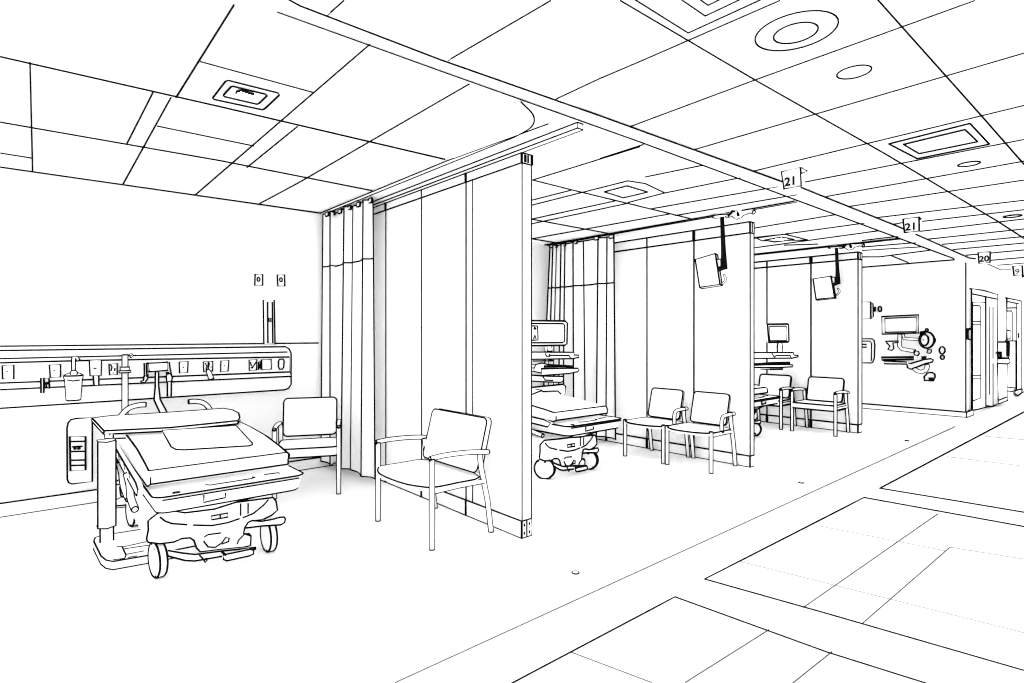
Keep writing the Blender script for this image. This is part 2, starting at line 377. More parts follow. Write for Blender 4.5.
def plate(px, dots, name='wall_outlet', label='', cat='outlet', group=None, y=yf, th=.008, w=.95, r=0, parent=None):
    m = MB(w); P = [ony(u, v, y - th) for u, v in px]
    m.prism(P, (0, th, 0), rimB=0, side=0, lift=(0, -.5, 0))
    for q in dots: m.line([ony(u, v, y - th) for u, v in q], .85, closed=False)
    if parent is not None: return m.build(name, parent)
    return m.build(name, label=label, cat=cat, group=group, origin=P[0])
def quad(a, b, c, d): return [(a, b), (c, b), (c, d), (a, d)]
def dot(u, v): return [(u - .4, v), (u + .4, v)]
G1 = 'outlet plates along the medical console'
plate([(2.3, 365.5), (13.8, 365), (13.8, 379), (2.5, 379)], [dot(7, 371.5), dot(7.5, 371.5)], label='outlet plate at the far left end of the console', group=G1)
plate([(49.3, 365), (60.5, 364.3), (60.5, 377), (50.3, 377.5)], [dot(54, 370.5), dot(54.4, 370.5)], label='outlet plate just left of the hanging canister', group=G1)
plate([(109, 364), (117.2, 363.5), (117.2, 374.6), (109.5, 375)], [[(110.5, 364.5), (112, 367), (111, 371)], [(115, 368), (114.5, 371)], dot(113, 373)], label='marked outlet plate just left of the thin upright pole', group=G1)
plate([(179.2, 362), (188, 361.3), (187.5, 372.4), (179.5, 373)], [dot(183, 367.3), dot(183.3, 367.3)], label='outlet plate right of the handset on the console', group=G1)
plate([(203.2, 361.8), (212.7, 361.2), (212.5, 371), (203.7, 371.8)], [[(205, 363), (207, 366), (206, 370)], [(209.5, 362.5), (208.2, 369), (210.5, 371)], [(208.2, 361.6), (208.2, 371.2)], dot(211, 367)], label='outlet plate with a plug and short cord in it', group=G1)
plate([(220.8, 361), (228.8, 360.2), (228, 371), (220.5, 371.8)], [dot(224.3, 365.5)], label='outlet plate just right of the one with the plug', group=G1)
plate([(249, 360), (256.7, 359.5), (256.5, 370), (249.3, 370.6)], [[(250.5, 362), (251.5, 366)], [(252, 368.5), (256, 362)], [(251, 368), (253, 366.5)]], label='marked outlet plate left of the blank square plate', group=G1)
plate([(258.6, 362), (260.5, 361), (260.8, 369), (258.6, 369.6)], [[(259.5, 364), (260, 368)]], name='toggle_switch', cat='switch', label='tiny narrow switch between two plates at the right of the console')
plate([(261.5, 359.8), (271, 359.2), (271.3, 369), (261.8, 369.8)], [], name='blank_plate', cat='plate', label='blank square plate near the right end of the console')
plate([(279.5, 359.3), (283, 359.1), (284, 361), (283.6, 367), (282.3, 369.2), (279.6, 369.2), (278.4, 367), (278.4, 361)], [], name='nurse_call_button', cat='button', label='upright oval button at the right end of the console')
# plug in outlet
m = MB(); a = ony(209, 367, yf - .03); 
m.tube([ony(207.8, 370, yf - .012), ony(209.2, 373, yf - .03), ony(211.5, 379, yf - .03)], [.012, .017, .020], n=10)
m.build('power_plug', label='plug with a stub of cord hanging below the console outlet', cat='plug', origin=a)
# notch box with stub
t = thing('suction_regulator', ony(95, 368, yf), 'square regulator box with a short stub below, right of the canister', 'regulator')
m = MB(); m.prism([ony(u, v, yf - .03) for u, v in ((89.3, 360.3), (101.5, 360), (101.2, 375.4), (90, 375.6))], (0, .029, 0), rimB=0, side=0, rimA=.95)
m.line([ony(93.5, 368.4, yf - .03), ony(96.5, 368.4, yf - .03)], .9); m.build('body', t)
m = MB(); m.prism([ony(u, v, yf - .02) for u, v in ((93.2, 375.6), (98.8, 375.6), (98.8, 385.2), (94, 385.2))], (0, .018, 0), rimB=0, side=0); m.build('stub', t)
# gas fitting
t = thing('gas_fitting', ony(44, 386, yf), 'small wall fitting with an upright lever, left of the canister', 'gas fitting')
m = MB(); m.prism([ony(u, v, yf - .04) for u, v in ((40.8, 378.5), (43.8, 378.5), (43.8, 392.5), (41, 392.5))], (0, .02, 0), rimB=0); m.build('lever', t)
m = MB(); m.prism([ony(u, v, yf - .02) for u, v in ((44, 378.5), (49, 378.8), (49.5, 388), (46.5, 387), (46.5, 384), (44, 386.5))], (0, .018, 0), rimB=0); m.line([ony(47, 382, yf - .022), ony(47, 384.5, yf - .022)], 2.2); m.build('valve', t)
# canister
c = ony(73.5, 378, yf - .075)
t = thing('suction_canister', (c.x, c.y, .9), 'tapered suction canister hanging from the console rail', 'canister')
def zat(v, y): return ony(74, v, y).z
z0, z1, z2 = zat(400, c.y), zat(378.5, c.y), zat(375.5, c.y)
m = MB(); m.lathe((c.x, c.y, 0), [(.044, z0), (.047, z0 + .01), (.057, z1)], rings=[0], n=24); m.line([ony(67, 380, c.y - .07), ony(73, 381, c.y - .075), ony(80, 380, c.y - .07)], .8); m.build('cup', t)
m = MB(); m.lathe((c.x, c.y, 0), [(.060, z1), (.063, z2), (.042, z2 + .014), (.02, z2 + .022)], rings=[1], n=24); m.build('lid', t)
m = MB(); m.lathe((c.x, c.y - .04, z2 + .022), [(.0, -.022), (.016, -.016), (.022, 0), (.016, .016), (0, .022)], axis=(0, 1, 0), rings=[2], seams=False, n=20)
m.build('valve_cap', t)
m = MB(); m.tube([(c.x, c.y - .0, z2 + .03), (c.x, c.y, zat(361, c.y)), (c.x, c.y + .02, zat(358, c.y)), (c.x + .02, c.y + .04, zat(357.5, c.y)), (c.x + .035, c.y + .055, zat(360.5, c.y))], .0105, n=8); m.build('hook', t)
# thin pole
c = ony(125, 380, 6.02)
t = thing('infusion_pole', (c.x, c.y, 0), 'thin upright pole with a clamp, standing at the head of the nearest bed', 'pole')
zz = lambda v: ony(125, v, c.y).z
m = MB(); m.tube([(c.x, c.y, .06), (c.x, c.y, zz(372))], .020, n=12); m.build('lower_pole', t)
m = MB(); m.tube([(c.x, c.y, zz(372)), (c.x, c.y, zz(354.8))], .019, n=12); m.build('upper_pole', t)
m = MB(); m.lathe((c.x, c.y, 0), [(.040, zz(372.5)), (.040, zz(370.5))], rings=[0, 1], w=.8, n=20)
m.lathe((c.x, c.y, 0), [(.032, zz(370)), (.032, zz(367))], rings=[1], w=.8, n=16); m.build('clamp', t)
m = MB(); m.tube([(c.x + .03, c.y, zz(355.5)), (c.x + .05, c.y, zz(354)), (c.x + .055, c.y, zz(355.5)), (c.x + .04, c.y, zz(357.5))], .006, n=6, w=.7); m.build('hook', t)
m = MB(); m.lathe((c.x, c.y, 0), [(.12, 0), (.12, .02), (.03, .06)], rings=[0, 1], n=20); m.build('base', t)
# handset holder / small display with hose
t = thing('monitor_bracket', ony(160, 368, yf), 'small flat box on the console with a hose dropping behind the bed', 'monitor bracket')
m = MB(); m.prism([ony(u, v, yf - .05) for u, v in ((148.5, 363.3), (167.5, 362.2), (167.5, 370.3), (149.5, 371.8))], (0, .048, 0), rimB=.0); m.build('body', t)
m = MB(); yy = yf - .06
m.prism([ony(u, v, yy) for u, v in ((155.4, 372), (158.6, 372), (158.6, 385), (160.3, 399.5), (167.3, 412.8), (160.3, 413.5), (154, 400), (155.2, 386))], (0, .018, 0), rimB=0, side=0); m.build('hose', t)
t = thing('thermometer_handset', ony(145, 372, yf), 'thin upright handset clipped left of the small flat box', 'handset')
m = MB(); m.prism([ony(u, v, yf - .03) for u, v in ((144.2, 363), (146.5, 362.8), (146.8, 377), (144.5, 377))], (0, .028, 0), rimB=0, side=0); m.build('probe', t)
m = MB(); m.prism([ony(u, v, yf - .032) for u, v in ((144, 376), (148, 374.5), (147.5, 379), (145, 382.5), (140.5, 382.8), (140.5, 381.5), (143.5, 380.5))], (0, .02, 0), rimB=0, side=0); m.build('cradle', t)
t = thing('exam_handset', ony(169, 378, yf), 'handset with a long handle hanging right of the small flat box', 'handset')
m = MB(); m.prism([ony(u, v, yf - .045) for u, v in ((167, 374), (170.5, 373.5), (172.3, 377), (171.8, 381), (166.8, 381.8), (166.3, 377))], (0, .03, 0), rimB=0, side=0)
m.line([ony(166, 373, yf - .045), ony(169, 373.3, yf - .045)], 1.8); m.line([ony(169.3, 362, yf - .03), ony(170, 368, yf - .03), ony(171.5, 375, yf - .045)], .9); m.build('head', t)
m = MB(); m.prism([ony(u, v, yf - .045) for u, v in ((167.4, 382), (171.4, 381.6), (171.2, 395.7), (167.4, 395.9))], (0, .025, 0), rimB=0); m.build('handle', t)
# vertical channel above console
t = thing('cable_channel', ony(269, 342, 6.235), 'narrow upright cable channel rising from the console to the plates', 'cable channel')
m = MB(); m.prism([ony(u, v, 6.20) for u, v in ((263.2, 300), (274.2, 300), (275, 344.3), (263.8, 344.3))], (0, .045, 0), rimB=0, side=0); m.build('body', t)
m = MB(); m.prism([ony(u, v, 6.195) for u, v in ((267.6, 302), (272.3, 302), (272.8, 343.5), (267.9, 343))], (0, .004, 0), rimB=0, side=0)
m.line([ony(269, 318, 6.194), ony(270.8, 318, 6.194), ony(270.8, 322, 6.194), ony(269, 322, 6.194)], .9, True); m.build('insert', t)
for px, dd, lab in (([(255.2, 274.3), (262.6, 274.3), (262.6, 285.3), (254.8, 285.3)], (258.5, 279.3), 'small wall plate, left one of the pair above the cable channel'),
               ([(277.3, 274.9), (284.6, 274.8), (284.8, 286), (277.8, 286)], (281, 279.7), 'small wall plate, right one of the pair above the cable channel')):
    m = MB(1.1); m.prism([ony(u, v, 6.238) for u, v in px], (0, .011, 0), rimB=0, side=0)
    q = ony(*dd, 6.236); m.line([(q.x + .014 * math.cos(k * .785), 6.236, q.z + .022 * math.sin(k * .785)) for k in range(8)], .8, True)
    m.build('wall_plate', label=lab, cat='wall plate', group='pair of small wall plates', origin=ony(*dd, 6.238))
# rounded wall panel behind the table column
t = thing('wall_dock', ony(80, 484, 6.2), 'rounded wall panel with a louvred insert, behind the table column', 'wall panel')
m = MB(); y = 6.17
m.prism([ony(u, v, y) for u, v in ((92.3, 417.6), (76, 418.5), (70.5, 419.8), (68, 423), (67, 428), (67.2, 479), (68.5, 482.5), (72, 484), (92.3, 481.5))], (0, .078, 0), rimB=0, side=0); m.build('body', t)
m = MB(1.15); m.prism([ony(u, v, y - .01) for u, v in ((69.8, 436.5), (85.5, 436.5), (85.5, 470), (70.5, 471))], (0, .009, 0), rimB=0, side=0)
for v in (441.3, 451.3, 460, 465.2): m.line([ony(71, v + .3, y - .012), ony(84.5, v, y - .012)], .9)
m.line([ony(72, 446.8, y - .012), ony(82.5, 446.3, y - .012)], .9); 
for u in (75, 79): m.line([ony(u, 447, y - .012), ony(u, 449.5, y - .012)], 1.5)
m.build('louvred_insert', t)

# ================================================================== OVERBED TABLE
t = thing('overbed_table', (.41, 4.83, 0), 'overbed table with a long thin top on one box column, across the nearest bed', 'overbed table')
m = MB(1.08); zt = .80
# tapered end towards the right, rounded
top = [onz(92.2, 418.3, zt), onz(104, 430.8, zt), onz(170, 427.6, zt), onz(238, 420.6, zt), onz(239.8, 417.5, zt), onz(238.5, 413, zt), onz(233, 410.3, zt), onz(224, 408.6, zt), onz(165, 412.8, zt), onz(112, 415.8, zt)]
m.prism(top, (0, 0, -.026), rimB=1.0, side=1, ang=48); m.build('tabletop', t)
m = MB(); m.prism([ony(104.5, 434, 5.02), ony(113.5, 433.7, 5.02), ony(163, 432, 5.02), ony(230, 426.5, 5.02), ony(222, 430.8, 5.02), ony(163, 437, 5.02), ony(104.5, 438.8, 5.02)], (0, .05, 0), rimA=0, rimB=0, side=0)
m.line([ony(104.5, 434, 5.019), ony(104.5, 438.8, 5.019), ony(163, 437, 5.019), ony(222, 431, 5.019)], .9)
m.line([ony(222, 431, 5.019), ony(226, 428, 5.019)], .9)
m.line([ony(231, 430.5, 5.019), ony(236, 427, 5.019)], .9)
m.line([ony(113.3, 434, 5.019), ony(113.3, 438.8, 5.019)], .8); m.line([ony(109, 434.6, 5.019), ony(110.5, 434.6, 5.019)], 1); m.build('top_beam', t)
q0, q1 = ony(97.3, 436, 4.86), ony(115.2, 525.3, 4.86)
m = MB(1.05); m.prism([(q0.x, 4.82, .158), (.408, 4.80, .152), (q1.x, 4.82, .158), (q1.x, 4.90, .158), (q0.x, 4.90, .158)], (0, 0, .755 - .155), side=0, rimA=.8, rimB=.8)
for x in (q0.x, q1.x): m.line([(x, 4.82, .158), (x, 4.82, .755)], .95)
m.build('upper_column', t)
m = MB(1.0); m.prism([(.372, 4.83, .04), (.41, 4.815, .04), (.448, 4.83, .04), (.448, 4.89, .04), (.372, 4.89, .04)], (0, 0, .13), side=0, rimB=0)
for x in (.372, .448): m.line([(x, 4.83, .04), (x, 4.83, .158)], 1.0)
m.build('lower_column', t)
m = MB(1.0)
base = [onz(u, v, .055) for u, v in ((93.8, 541.5), (95, 537.8), (101, 535.8), (146, 528.8), (200, 521), (215, 527), (200, 545), (150, 561 - 6), (113, 561.5), (106, 560), (101, 556))]
m.prism(base, (0, 0, -.053), rimB=1, side=0)
m.line([onz(u, v, .056) for u, v in ((117, 546.5), (122, 546.5), (126, 555), (124.5, 558.5), (113, 560))], .9)
for a, b in (((123, 547), (150, 541)), ((124, 549), (174, 541.5)), ((126, 554.5), (144, 551)), ((128, 557.5), (137, 556))): m.line([onz(*a, .056), onz(*b, .056)], .8)
m.build('base', t)

# ================================================================== STRETCHER BEDS
def bed(off, label, up, wheel_rot):
    M0 = Matrix.Translation(V(off)); M = Matrix.Translation(V(off) + V(up)); B = lambda w=1.0, q=None: MB(w * 1.12, q or M)
    t = thing('stretcher_bed', (.95 + off[0], 5.0 + off[1], 0), label, 'hospital bed', 'wheeled stretcher beds')
    X0, X1 = .54, 1.376
    # mattress: rounded corners at the foot, following the gently raised back
    m = B(); rows = []
    for y, zt, zb, ins in ((3.985, .655, .60, .012), (4.01, .678, .585, .0), (4.15, .698, .588, 0), (4.5, .735, .59, 0), (4.9, .752, .60, 0), (5.3, .76, .61, 0), (5.7, .76, .61, 0), (5.90, .76, .61, .03)):
        rows.append([(X0 + ins, y, zb), (X0 + ins, y, zt - .012), (X0 + ins + .006, y, zt), (X1 - ins - .02, y, zt), (X1 - ins, y, zt - .02), (X1 - ins, y, zb)])
    m.face(rows[0]); m.face(list(reversed(rows[-1])))
    for a, b in zip(rows, rows[1:]):
        for j in range(6):
            k = (j + 1) % 6; m.face([a[j], a[k], b[k], b[j]])
    m.line([r[0] for r in rows]); m.line([r[2] for r in rows[1:]]); m.line([V(r[4]) + V((.004, 0, .004)) for r in rows], 1.2); 
    m.line([rows[0][0], rows[0][5]]); m.line([rows[1][2], rows[1][3]], .85); m.line([rows[0][0], rows[0][1]], .8); m.line([rows[0][5], rows[0][4], rows[1][4]], 1)
    m.line([rows[-1][i] for i in (0, 1, 2, 3, 4, 5)], .8)
    m.build('mattress', t)
    # deck frame that shows beyond the mattress foot
    m = B(); n = 5
    def plan(i, y0):
        x0, x1 = .54 + i, 1.418 - i; r = .065
        out = [(x0, 5.88), (x0, y0 + r)] + [(x0 + r - r * math.cos(a), y0 + r - r * math.sin(a)) for a in [math.radians(90 * k / n) for k in range(1, n)]] + [(x0 + r, y0), (x1 - r, y0)]
        out += [(x1 - r + r * math.sin(a), y0 + r - r * math.cos(a)) for a in [math.radians(90 * k / n) for k in range(1, n)]] + [(x1, y0 + r), (x1, 5.88)]
        return out
    A = [(x, y, .555) for x, y in plan(0.0, 3.80)]; Bm = [(x, y, .455) for x, y in plan(.025, 3.83)]
    m.prism(A, B=Bm, side=0, rimB=.95)
    m.line([(x, y, .538) for x, y in plan(-.001, 3.797)[5:-5]], .8)
    m.face([(x, y, .5551) for x, y in plan(0, 3.80)]); 
    cz = .557; m.line([(.665 + .02 * math.cos(k * .785), 3.86 + .016 * math.sin(k * .785), cz) for k in range(8)], .8, True)
    m.line([(.84, 3.94, cz), (.86, 3.91, cz), (1.10, 3.91, cz), (1.13, 3.93, cz), (1.12, 3.95, cz)], .8); m.line([(1.2, 3.965, cz), (1.29, 3.955, cz), (1.29, 3.935, cz)], .8)
    m.line([(.80, 3.797, .53), (.80, 3.80, .485), (.92, 3.80, .492), (.92, 3.797, .52)], .85)
    m.build('deck_frame', t)
    m = B(); m.prism([(.62, 3.9, .455), (.72, 3.9, .415), (.88, 3.9, .405), (1.05, 3.9, .43), (1.35, 3.9, .453)], (0, 1.8, 0), rimB=0, side=0); m.build('lift_frame', t)
    # moulded base cover
    MC = M0 @ Matrix.Translation((.95, 4.0, .35)) @ Matrix.Diagonal((1.15, 1, 1.12, 1)) @ Matrix.Translation((-.95, -4.0, -.35)) if 3 < off[0] < 4 else M0
    m = B(1.0, MC); yb = 4.03; mm = lambda p: ony(p[0], p[1], yb)
    out = [(158, 513), (152, 517.5), (148, 521), (148.3, 530), (146.5, 539), (148, 542.3), (160, 543.8), (174, 542), (182, 538.5), (190, 537.8), (194, 540.5), (196.5, 548), (200.5, 552), (222, 549.5), (243, 547.5), (250.5, 545.5), (251, 536), (243.5, 533.5), (245, 527), (250, 521), (262, 520), (272, 515), (277.5, 510), (276, 501), (273, 497.5), (230, 503), (190, 509)]
    P = [mm(p) for p in out]; Q = [p + V((0, 1.75, 0)) for p in P]
    m.prism(P, B=Q, side=0, rimB=.8)
    m.line([mm((u, v)) - V((0, .003, 0)) for u, v in ((160, 517), (165, 521), (172, 523.5), (187, 524.6))], .9); m.line([mm((u, v)) - V((0, .003, 0)) for u, v in ((193, 525), (212, 525.5), (228, 522.5), (239.5, 518.5))], .9)
    m.line([mm((u, v)) - V((0, .003, 0)) for u, v in ((242.5, 517.8), (253, 513.5), (263, 505.5), (268.5, 499.5))], .9)
    m.line([mm(p) - V((0, .003, 0)) for p in ((211, 516), (227.5, 513), (228, 517), (211.5, 519.7))], .85, True); m.line([mm((220, 514.5)) - V((0, .003, 0)), mm((220.3, 518.5)) - V((0, .003, 0))], .8)
    m.line([mm(p) - V((0, .003, 0)) for p in ((204, 537), (208, 534.5), (221, 532.8))], .8); m.line([mm(p) - V((0, .003, 0)) for p in ((203.5, 541), (208, 546.8), (215, 547.3), (221.5, 543), (226, 537), (229, 538), (228.5, 541.5), (222, 543.8))], .85)
    m.line([mm(p) - V((0, .003, 0)) for p in ((237, 544), (238.5, 540), (245, 533.5), (249, 533.5), (251, 536))], .8)
    m.line([mm(p) - V((0, .003, 0)) for p in ((240.5, 503.5), (240.5, 515.5))], .8); m.line([mm(p) - V((0, .003, 0)) for p in ((248, 503), (248, 513.5))], .8)
    m.build('base_cover', t)
    # cross bar and pedals
    m = B(1.0, M0); m.prism([ony(u, v, 4.0) for u, v in ((168, 550.5), (182, 553), (195, 554.5), (222, 551), (256, 547.5), (256, 549), (224, 556), (195, 561), (185, 560.5), (168, 556))], (0, .05, 0), rimB=0, side=0); m.build('cross_bar', t)
    m = B(1.0, M0); m.prism([ony(u, v, 3.97) for u, v in ((223, 555), (250, 549.3), (253.5, 550.2), (253.5, 554), (249, 556), (227, 560.8), (223.5, 559.5))], (0, .05, 0), rimB=0, side=0)
    m.line([ony(u, v, 3.968) for u, v in ((221, 551), (226, 555.3))], 1.3); m.line([ony(u, v, 3.968) for u, v in ((199.5, 555), (203.5, 559.5), (205.5, 562.5), (207, 560.5), (206, 558))], .9); m.build('brake_pedal', t)
    m = B(1.0, M0); m.prism([ony(u, v, 4.0) for u, v in ((245, 527.5), (248, 522.5), (252, 520.6), (262, 521.2), (272, 519.5), (279, 517.5), (284, 517), (285.5, 519), (284.5, 522.5), (281, 524.8), (262, 526), (246, 528))], (0, .04, 0), rimB=0, side=0); m.build('steer_pedal', t)
    # casters
    for (cx, cy, rt) in ((.605, 4.085, wheel_rot[0]), (1.262, 4.07, wheel_rot[1]), (.62, 5.30, wheel_rot[0]), (1.25, 5.30, wheel_rot[1])):
        ax = V((math.cos(rt), math.sin(rt), 0)); m = B(1.0, M0); r = .106; hw = .026
        m.lathe(V((cx, cy, r + .002)) - ax * hw, [(r * .86, .004), (r, .006), (r, 2 * hw - .006), (r * .86, 2 * hw - .004)], axis=ax, rings=[1, 2], seams=True, n=32, w=1.15)
        w = m.build('caster', t)
        m = B(.9, M0); m.prism([V((cx, cy, r + .07)) - ax * .02 + V((0, -.015, 0)), V((cx, cy, r + .07)) + ax * .02 + V((0, -.015, 0)), V((cx, cy, r + .07)) + ax * .02 + V((0, .03, 0)), V((cx, cy, r + .07)) - ax * .02 + V((0, .03, 0))], (0, 0, .1), rimB=0, side=0); m.build('fork', w)
    # side rail, folded down on the camera's side
    for sx, xx in ((-1, .49),):
        m = B(.95)
        m.prism([(xx, 4.05, .53), (xx, 4.0, .575), (xx, 4.10, .60), (xx, 5.45, .66), (xx, 5.5, .62), (xx, 4.8, .57)], (.03 * -sx, 0, 0), rimB=0, side=0)
        for yy in (4.35, 4.6, 4.9, 5.2): m.line([(xx, yy, .575 + (yy - 4.3) * .04), (xx, yy + .05, .61 + (yy - 4.2) * .04)], .9)
        m.build('side_rail', t)
        for y0, y1 in ((4.5, 4.12), (4.9, 4.4), (5.4, 4.95)):
            m = B(.9); m.tube(smooth([(xx, y0, .58), (xx - .01 * sx, y0 - .05, .51), (xx, (y0 + y1) / 2, .46), (xx, y1, .43)], 3), .018, n=8); m.build('rail_link', t)
    if 3 < off[0] < 4:
        m = B(1.0); m.prism([ony(u, v, 5.2) - V(off) - V(up) for u, v in ((515, 389), (563, 384.3), (565.5, 386), (564.5, 397), (515, 400))], (0, .08, 0), rimB=0, side=0)
        m.line([ony(u, v, 5.195) - V(off) - V(up) for u, v in ((515, 392.5), (558, 391), (561, 394))], .8); m.build('head_rest', t)
    m = B(.9); m.prism([ony(u, v, 4.95) for u, v in ((119.5, 487), (127, 482.5), (136, 489), (137, 497), (130, 499.5), (121, 496))], (0, .05, 0), rimB=0, side=0); m.build('rail_bracket', t)
    # push handles at the head
    for s, x0, x1 in ((1, .60, .785), (-1, 1.30, 1.12)):
        m = B(.95); m.tube(smooth([(x0, 5.92, .70), (x0, 5.92, .785), (x0 + (x1 - x0) * .3, 5.92, .855), (x1 - (x1 - x0) * .3, 5.92, .877), (x1, 5.92, .877)], 4), .017, n=10); m.build('push_handle', t)
    m = B(.9, M0); m.box((.62, 5.55, .12), (1.28, 5.85, .30), w=.8); m.build('rear_cover', t)
    return t
bed((0, 0, 0), 'wheeled stretcher bed in the nearest bay, half under the overbed table', (0, 0, 0), (.15, .02))
bed((3.47, .15, 0), 'wheeled stretcher bed in the middle bay, partly behind the nearest partition', (.12, 0, .012), (.55, .45))
bed((6.86, -.06, 0), 'wheeled stretcher bed in the farthest bay, only its foot corner showing', (.17, 0, .03), (.6, .6))
# pillow-like folded pad on the first and second mattress
def pad(off, P, z0, z1, name, label, cat):
    O = V(off); top = lambda y: .70 + (y - 4.15) * .085 if y < 4.75 else .752
    m = MB(); A = [V((x, y, top(y) + z0)) + O for x, y in P]; Bq = [V((x, y, top(y) + z1)) + O for x, y in P]
    m.prism(A, B=Bq, rimA=0, side=0)
    m.build(name, label=label, cat=cat, origin=A[0])
P = [(.718, 4.68), (.70, 4.3), (.695, 4.2), (.71, 4.12), (.75, 4.09), (1.115, 4.0), (1.14, 4.02), (1.15, 4.06), (1.19, 4.6)]
pad((0, 0, 0), P, .004, .07, 'flat_pillow', 'flat pillow lying on the mattress of the nearest bed', 'pillow')
pad((3.59, .15, .012), [(.62, 5.6), (.60, 4.9), (.72, 4.62), (1.22, 4.9), (1.30, 5.2), (1.2, 5.7)], .006, .045, 'flat_pillow', 'flat pillow lying on the mattress of the middle bed', 'pillow')

# ================================================================== CHAIRS
def chair(loc, rz, W, D, style, label, group, dback=0):
    """local frame: the chair faces -x, its width runs along y; origin at the front centre"""
    M = Matrix.Translation(V((*loc, 0))) @ Matrix.Rotation(rz, 4, 'Z'); B = lambda w=1.0: MB(w, M)
    t = thing('guest_chair', (*loc, 0), label, 'chair', group, rz)
    h = W / 2; zs = .44; L = B()
    sw = h - (.01 if style == 'box' else -.008)
    if style != 'box':
        S_ = [(-.02, -sw * .93), (-.085, -sw * .55), (-.105, 0), (-.085, sw * .55), (-.0, sw * .95), (.05, sw), (.2, sw * 1.0), (.43, sw * .93), (.47, 0), (.43, -sw * .93), (.2, -sw), (.05, -sw)]
        ring = smooth([V((x, y, 0)) for x, y in S_ + [S_[0]]], 3)[:-1]
        m = B(); A = [V((p.x, p.y, zs - .035)) for p in ring]; C = [V((p.x, p.y, zs - .005)) for p in ring]
        c = V((.2, 0, zs)); D1 = [p.lerp(c, .05) + V((0, 0, .004)) for p in C]
        n = len(A)
        m.face([p.lerp(c, .06) + V((0, 0, -.0)) for p in A][::-1])
        for P, Q in ((A, C), (C, D1)):
            for i in range(n): m.face([P[i], P[(i + 1) % n], Q[(i + 1) % n], Q[i]])
        m.face(D1); m.line(A, 1, True) if False else None
        m.line([p.lerp(q, .9) + V((0, 0, .002)) for p, q in zip(A, C)], 1.1, True); m.build('seat', t)
    else:
        m = B(); R = rrect((-.03, -sw), (.46, sw), .05, 3)
        m.prism([(x, y, zs - .07) for x, y in R], B=[(x + .0, y, zs + .012) for x, y in R], side=0); m.build('seat', t)
    # backrest: rounded pad leaning back
    bh = .87; zb = .465
    bh = {'round': .865, 'low': .818, 'box': .825 + dback * .3}[style]; bw = {'round': .93 * sw, 'low': .80 * sw, 'box': (.86 + dback) * sw}[style]; zb = .465 + dback * .2
    m = B(); pr = rrect((-bw, zb), (bw, bh), .04, 3); lean = lambda z: .405 + dback + (z - zb) * .26
    Fp = [(lean(z) - .0 + (.02 if False else 0) - .012 * (1 - (y / sw) ** 2), y * (1 + .0 * z), z) for y, z in pr]
    m.prism(Fp, (.045 if style == 'round' else .028, 0, -.004), side=0, rimB=.9 if style == 'round' else .5); m.build('backrest', t)
    fr = .0168
    for s in (-1, 1):
        ft = .632 if style != 'low' else .45
        if style == 'low' : ft = .45
        m = B(); m.tube([(0, s * h, .002), (0, s * h, ft)], fr, n=12); m.build('leg', t)
        rl = [(.535, s * h * .97, .002), (.50, s * h * .97, .25), (.44, s * h * .97, .50), (.425, s * h * .97, .62)]
        if style == 'low' and s > 0: rl = rl[:2] + [(.46, s * h * .97, .42)]
        m = B(); m.tube(rl, fr, n=12); m.build('leg', t)
        if style == 'low' and s > 0: pass
        elif style == 'low':
            m = B(); m.tube(smooth([(.50, s * h * .98, .60), (.36, s * h, .60), (.26, s * h, .59), (.225, s * h, .54), (.225, s * h, .42)], 3), .016, n=10); m.build('armrest', t)
        else:
            m = B(); m.tube(smooth([(-.016, s * h, .636), (.10, s * h, .644), (.3, s * h, .638), (.50, s * h, .615)], 3), [.0145] * 10, n=10); m.build('armrest', t)
        m = B(.9); m.tube([(.0, s * (h - .005), .40), (.22, s * (h - .005), .405), (.47, s * (h - .005), .40)], .014, n=8, ends=False); m.build('seat_rail', t)
    m = B(.9); m.tube([(.47, -h * .95, .40), (.47, h * .95, .40)], .014, n=8, ends=False); m.build('cross_rail', t)
    return t
G3 = 'guest chairs along the partitions'
chair((2.13, 3.745), 0, .80, .55, 'round', 'nearest armchair, with a bulging round-fronted seat and tall front legs', G3)
chair((5.585, 4.10), 0, .552, .55, 'low', 'armchair nearer the second bed, left of the pair at the middle partition', G3)
chair((5.59, 3.50), 0, .552, .55, 'low', 'armchair nearer the partition end, right of the pair at the middle partition', G3)
chair((9.0, 3.19 + .32), 0, .62, .52, 'box', 'armchair nearer the end of the farthest partition', G3)
chair((9.0, 4.30), 0, .62, .52, 'box', 'armchair half behind its neighbour, beside the farthest bed', G3)
# chair facing the room beside the console
chair((1.954, 5.204), math.radians(66), .56, .55, 'box', 'squarish armchair facing out between the nearest bed and the corner curtain', G3, .09)

# ================================================================== WORKSTATIONS
def workstation(y, px, pole, label, zsc):
    t = thing('computer_workstation', (pole[0], pole[1], 0), label, 'workstation', 'workstations beside the beds')
    for name, pts, dp, w in px:
        m = MB(w); P = [ony(u, v, y) for u, v in pts]; m.prism(P, (0, dp, 0), rimB=.0, side=.0 if dp < .1 else .7)
        m.build(name, t)
    m = MB(.9); m.tube([(pole[0], pole[1], .08), (pole[0], pole[1], zsc)], .03, n=12); m.build('pole', t)
    for k in range(5):
        a = k * 2 * math.pi / 5 + .3; m = MB(.9); m.prism([(pole[0] - .03 * math.sin(a), pole[1] + .03 * math.cos(a), .03), (pole[0] + .03 * math.sin(a), pole[1] - .03 * math.cos(a), .03), (pole[0] + .20 * math.cos(a) + .02 * math.sin(a), pole[1] + .20 * math.sin(a) - .02 * math.cos(a), .03), (pole[0] + .20 * math.cos(a) - .02 * math.sin(a), pole[1] + .20 * math.sin(a) + .02 * math.cos(a), .03)], (0, 0, .05)); m.build('base_leg', t)
    return t
y = 5.3
